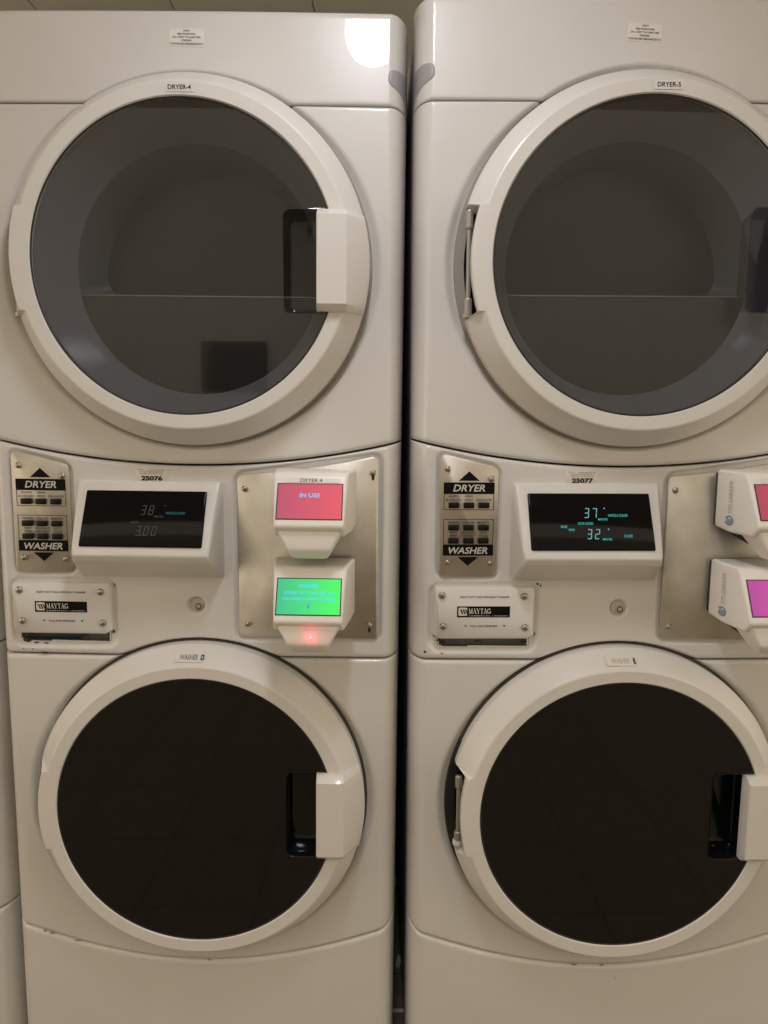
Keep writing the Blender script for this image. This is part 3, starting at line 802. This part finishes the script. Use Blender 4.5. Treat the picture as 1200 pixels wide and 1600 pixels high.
            def side(pr, nm, m):
                # the housing's left flank leans in from (-.066, -.030) to (-.056, -.086)
                V = []
                for u, vv in pr.V:
                    yy = -.0560 - vv * 1.0; V.append((-.0660 + .1255 * (-.016 - yy) - .0005, yy, .004 + u))
                me = me_from(nm, V, pr.F, None); ob(nm, me, m, cr)
            p.V = [(u, -v_) for u, v_ in p.V]
            side(p, 'maker_lettering', 'faint_print')
            p = Print(); cx_ = -.0390
            p.arc(0, 0, .0066, -60, 250, .0020); p.arc(0, 0, .0040, 40, 340, .0016); p.arc(0, 0, .0014, 0, 360, .0014)
            p.V = [(cx_ + u, v_ * 1.5) for u, v_ in p.V]
            side(p, 'maker_emblem', 'blue_print')
            if rd.get('led'):
                me = me_lathe('led', [(.0001, -.0012), (.0012, -.0010), (.0018, 0)], 12, None, 60)
                ob('indicator_led', me, 'led', cr, (.0040, -.1243, -.0600))
                ld = bpy.data.lights.new('led_glow', 'POINT'); ld.color = (1, .02, .05); ld.energy = .0034; ld.shadow_soft_size = .002
                lo = bpy.data.objects.new('led_glow', ld); COL.objects.link(lo); lo.location = (.0040, -.1345, -.0600); lo.parent = cr

        # stickers and paper labels
        st = ob('asset_sticker', me_slab('asset_sticker', [(-.0930, 1.1285), (-.0415, 1.1285), (-.0415, 1.1505), (-.0930, 1.1505)], .002, -.0006, .0002), 'sticker', s)
        p = Print(); p.text(v['asset'], -.0660, 1.1352, w=.0345, h=.0078, bold=.045); p.put('asset_number', 'black_print', st, y=-.0010)
        p = Print(); p.text('SET SWB', -.0845, 1.1488, w=.010, h=.0016); p.text('LAUNDRY SERVICE TO LOAN', -.0590, 1.1486, w=.028, h=.0016)
        p.text('USE THE SWB NUMBER BELOW TO', -.0665, 1.1456, w=.0395, h=.0018); p.text('REQUEST AND QUOTE SWB', -.0665, 1.1425, w=.0370, h=.0018)
        p.text('THE WORLD', -.0790, 1.1299, w=.016, h=.0015); p.text('STEINER LAUNDRY', -.0560, 1.1299, w=.027, h=.0015)
        p.put('sticker_lettering', 'grey_print', st, y=-.0010)
        st = ob('feed_sticker', me_slab('feed_sticker', [(-.0195, 1.7935), (.0325, 1.7935), (.0325, 1.8195), (-.0195, 1.8195)], .002, -.0005, .0002), 'sticker_clear', s, rot=(0, R(v['feed_tilt']), 0))
        st.location = Vector((.0065, 0, 1.8065)) - Matrix.Rotation(R(v['feed_tilt']), 3, 'Y') @ Vector((.0065, 0, 1.8065)) + Vector((v['feed_dx'], 0, v.get('feed_dz', 0)))
        p = Print()
        for t, z, ww in ((v['feed'], 1.8163, .0095), ('FEED FROM PANEL', 1.8117, .0285), ('DA-7 NEXT TO CABIN 7508', 1.8071, .0420), ('STBDSIDE', 1.8025, .0150), ('F17/F15K10001-BREAKER/CB1/19', 1.7978, .0485)): p.text(t, .0065, z, w=ww, h=.0026, bold=.012)
        p.put('feed_lettering', 'grey_print', st, y=-.0009)
        def door_label(d, name, text, m, u, v_, w_, h, bold, tape, yv, slope=0.0, tw=None):
            t = Print(); tw = tw or w_ * 1.25
            t.rect(u - tw / 2, u + tw / 2, v_ - h * .95, v_ + h * .95)
            V = lambda pr, l: [(a, yv + (b - v_) * slope - l, b) for a, b in pr.V]
            lb = ob(name, me_from(name, V(t, .0004), t.F, None), tape, d)
            p = Print(); p.text(text, u, v_, w=w_, h=h, bold=bold); ob(name + '_lettering', me_from(name, V(p, .0008), p.F, None), m, lb)
            return lb
        door_label(dd, 'door_label', v['dryer'], 'black_print', v['dryer_u'], .2440, .0340, .0066, .012, v.get('tape', 'door_white'), -.0500)
        # washer label sits on the sloping bevel of the ring
        bz = .2660; lb = door_label(wd, 'door_label', v['washer'][0], v['washer'][3], v['washer'][1] - .008, bz, .0300, .0062, .004, v.get('wtape', 'door_white'), -.0355, slope=1.34, tw=.046)
        p = Print(); p.text(v['washer'][2], v['washer'][1] + .0145, bz, h=.0064, bold=.04); ob('label_letter', me_from('label_letter', [(a, -.0355 + (b - bz) * 1.34 - .0009, b) for a, b in p.V], p.F, None), 'black_print', lb)
        chips(s, v['chips'], v['seed'], console_extra)
        chips(s, v['dirt'], v['seed'] + 1, None, 'dirt_fleck', 'dirt')
    return s

VA = dict(seed=3, blue=True, asset='25076', feed='25076', feed_tilt=0.6, feed_dx=.0, dryer='DRYER-4', dryer_u=.0015, washer=('WASHER', .0, 'D', 'grey_print'),
    display={'seg_dim': [('d', '38', .0055, .0135, .0165), ('d', '3.00', .0075, -.0215, .0165), ('t', 'PRICE', -.0125, -.0075, .0130, .0038), ('t', 'MINUTES', .0250, .0030, .0150, .0036), ('o', .0330, .0215)],
             'seg_dim_teal': [('t', 'WHITES & COLORS', .0510, .0090, .0310, .0044)]},
    readers=[dict(mat='scr_red', text=[('IN USE', .0, .0095, .0300, .0066)], label='DRYER 4'),
             dict(mat='scr_green', text=[('WASHER', -.001, .0165, .0310, .0056), ('PLEASE TAP YOUR KEY TO', 0, .0060, .0740, .0046), ('THE WORLD CARD TO BEGIN', 0, -.0035, .0800, .0046)], arrow=True, led=True)],
    chips=[(-.2965, .8640, .0040, .0060), (-.2870, .8545, .0060, .0030), (-.2930, .8580, .0035, .0050), (-.2740, .8515, .0060, .0014), (-.2560, .8512, .0050, .0012), (-.1400, .8730, .0030, .0030), (-.1460, .9570, .0020, .0020), (-.1350, .9540, .0012, .0040), (-.2945, .8420, .0012, .0012), (-.2790, .8412, .0012, .0012), (-.2600, .8352, .0060, .0012), (-.3300, .8870, .0009, .0016)],
    dirt=[(-.283, zk(-.283), .003, .0009), (-.270, zk(-.270), .005, .0006), (-.225, zk(-.225), .006, .0004), (.012, zk(.012), .002, .0006)])
VB = dict(seed=8, dx=.009, tall=1.10, asset='25077', feed='25077', feed_tilt=2.2, feed_dx=-.006, feed_dz=.002, dryer='DRYER-5', dryer_u=.0165, washer=('WASHER', .0, 'E', 'faint_print'), tape='sticker_clear', wtape='sticker',
    display={'seg_lit': [('d', '37', .0, .0135, .0165), ('d', '32', .0015, -.0215, .0165), ('o', .0225, .0215), ('o', .0260, -.0135)],
             'seg_teal': [('t', 'WHITES & COLORS', .0430, .0095, .0310, .0044), ('t', 'MINUTES', .0185, .0030, .0150, .0036), ('t', 'DOOR LOCKED', -.0095, -.0040, .0240, .0042), ('t', 'RINSE', -.0440, -.0095, .0105, .0042), ('t', 'WASH', -.0325, -.0145, .0098, .0042), ('t', 'MINUTES', .0225, -.0300, .0150, .0036), ('t', 'COLORS', .0560, -.0245, .0135, .0046)]},
    readers=[dict(mat='scr_red_b', text=[('IN USE', .0, .0095, .0300, .0066)], label='DRYER 5'), dict(mat='scr_pink', text=[('IN USE', .0, .0095, .0300, .0066)])],
    chips=[(-.3020, .8740, .0028, .0030), (-.2960, .8660, .0050, .0020), (-.2890, .8630, .0040, .0020), (-.1330, .9640, .0030, .0020), (-.1280, .9610, .0020, .0020), (-.1345, .8770, .0009, .0050), (-.1500, .8640, .0050, .0014), (-.2300, .8645, .0090, .0010), (-.3180, .8470, .0025, .0030), (-.2890, .8440, .0030, .0012)],
    dirt=[(-.045, zk(-.045), .005, .0004), (.004, zk(.004), .004, .0004), (.03, .243, .002, .0010)])

# ------------------------------------------------------------------ setting
def plane(name, x0, x1, y0, y1, z0, z1, m, label, axis):
    V = {'z': [(x0, y0, z0), (x1, y0, z0), (x1, y1, z0), (x0, y1, z0)], 'y': [(x0, y0, z0), (x1, y0, z0), (x1, y0, z1), (x0, y0, z1)]}[axis]
    o = ob(name, me_from(name, V, [(0, 1, 2, 3)], None), m); o['kind'] = 'structure'; o['label'] = label; return o
CEIL = 2.12; WALL_H = 3.40
plane('floor', -3.6, 4.2, -3.4, .95, 0, 0, 'floor', 'dark dusty tiled floor under and between the machines', 'z')
plane('ceiling', -3.6, 4.2, -1.15, .95, CEIL, 0, 'ceiling', 'plain painted ceiling over the machines', 'z')
cg = bpy.data.objects['ceiling']
for i in range(-11, 13):
    for j in range(-1, 3):
        x0 = -.16 + i * .305; y0 = -.54 + j * .61 - .0
        if y0 + .61 > .80: y1 = .7985
        else: y1 = y0 + .6085
        kk = 'ctile%d' % j
        if kk not in CACHE: me_bm('ceiling_tile', bm_box(.001, .304, 0, y1 - y0, -.008, -.001, .001, 1), 40, kk)
        if y0 < .79: ob('ceiling_tile', CACHE[kk], 'ceiling', cg, (x0, y0, CEIL))
bw = plane('back_wall', -3.6, 4.2, .80, 0, 0, CEIL - .001, 'gasket', 'olive grey panelled wall behind the machines', 'y')
for k in range(-10, 12):
    x0 = -.115 + k * .383
    if x0 < -3.6 or x0 + .383 > 4.2: continue
    if 'wpanel' not in CACHE: me_bm('wall_panel', bm_box(.0008, .3822, -.006, .0, .002, CEIL - .002, .0008, 1), 40, 'wpanel')
    ob('wall_panel', CACHE['wpanel'], 'wall', bw, (x0, .80 - .001, 0))
fw = plane('opposite_wall', -3.6, 4.2, -3.4, 0, 0, WALL_H, 'wall_front', 'plain tan wall facing the machines', 'y')
# notice mirrored in the smoked dryer window
ns = bpy.data.objects.new('wall_notice', None); COL.objects.link(ns); ns.location = (-.624, -3.398, 1.5135)
ns['label'] = 'dark framed notice mirrored in the smoked window of the DRYER-4 door'; ns['category'] = 'notice'
ob('notice_frame', me_bm('notice_frame', bm_box(-.199, .199, 0, .012, -.150, .150, .003, 1), 40), 'sign_frame', ns)
ob('notice_sheet', me_bm('notice_sheet', bm_box(-.182, .182, .0125, .0140, -.133, .133, .0), 40), 'sign', ns)
# ceiling lamp
LX, LY = .300, -.590
cl = bpy.data.objects.new('ceiling_lamp', None); COL.objects.link(cl); cl.location = (LX, LY, CEIL - .0082)
cl['label'] = 'oval glowing ceiling lamp mirrored on the upper panel of the DRYER-4 machine'; cl['category'] = 'lamp'
V = []; F = []; prof = [(1.0, -.008), (.99, -.016), (.93, -.025), (.78, -.031), (.5, -.034), (.02, -.035)]; n = 48
for q, z in prof:
    for i in range(n):
        a = 2 * math.pi * i / n; V.append((.068 * q * math.cos(a), .150 * q * math.sin(a), z))
for a in range(len(prof) - 1):
    for i in range(n): j = (i + 1) % n; F.append((a * n + i, (a + 1) * n + i, (a + 1) * n + j, a * n + j))
ob('diffuser', me_from('diffuser', V, F, 180), 'lamp', cl)
V = []; F = []
for q, z in ((1.0, -.0005), (1.12, -.0005), (1.12, -.014), (1.02, -.018), (1.0, -.012)):
    for i in range(n): a = 2 * math.pi * i / n; V.append((.068 * q * math.cos(a), .150 * q * math.sin(a), z))
for a in range(4):
    for i in range(n): j = (i + 1) % n; F.append((a * n + i, a * n + j, (a + 1) * n + j, (a + 1) * n + i))
ob('lamp_rim', me_from('lamp_rim', V, F, 40), 'lamp_frame', cl)

# ------------------------------------------------------------------ the machines
stack_unit('white stacked washer dryer numbered 25076 with a green washer screen and DRYER-4 door', (0, 0, 0), v=VA)
stack_unit('white stacked washer dryer numbered 25077 with teal display digits and DRYER-5 door', (.7114, -.003, .0067), (R(.13), R(-.48), R(1.41)), v=VB)
stack_unit('white stacked machine set back beside the DRYER-4 machine, only its edge showing', (-.702, .040, 0), v=None)

# ------------------------------------------------------------------ things lying in the gap
def scrap(x, y, pts, rz, label):
    n = len(pts); V = [(a, b, .0006 + .004 * abs(math.sin(a * 90))) for a, b in pts] + [(a, b, .0002) for a, b in pts]
    F = [tuple(range(n)), tuple(reversed(range(n, 2 * n)))] + [(i, n + i, n + (i + 1) % n, (i + 1) % n) for i in range(n)]
    o = ob('paper_scrap', me_from('paper_scrap', V, F, None), 'paper', None, (x, y, 0), (0, 0, rz)); o['label'] = label; o['category'] = 'paper'; o['group'] = 'scraps on the floor of the gap'
scrap(.350, .64, [(-.008, -.020), (.006, -.024), (.009, .010), (.001, .022), (-.009, .012)], .1, 'larger torn paper scrap lying deeper in the gap between the machines')
scrap(.359, .335, [(-.005, -.014), (.004, -.020), (.006, .016), (-.006, .020)], -.2, 'small torn paper scrap lying near the pale floor strip in the gap')
me = me_bm('floor_strip', bm_box(-.0125, .0125, -.004, .004, 0, .004, .001, 1), 40)
o = ob('floor_strip', me, 'strip', None, (.356, .195, 0)); o['label'] = 'thin pale strip across the floor of the gap between the machines'; o['category'] = 'strip'
pts = [(.352 + .004 * math.sin(t * 3), .35 - .05 * math.sin(t * 2.2), 1.16 - .30 * t) for t in [i / 20 for i in range(21)]]
pts = [(.3555, .79, 1.16), (.3555, .6, 1.17), (.3555, .45, 1.15), (.3550, .36, 1.10), (.3540, .34, 1.0), (.3550, .36, .88), (.3555, .48, .78), (.3555, .65, .74), (.3555, .79, .73)]
o = ob('drain_hose', me_tube('drain_hose', pts, .005, 10), 'gasket'); o['label'] = 'thin black hose looping in the dark gap between the machines'; o['category'] = 'hose'
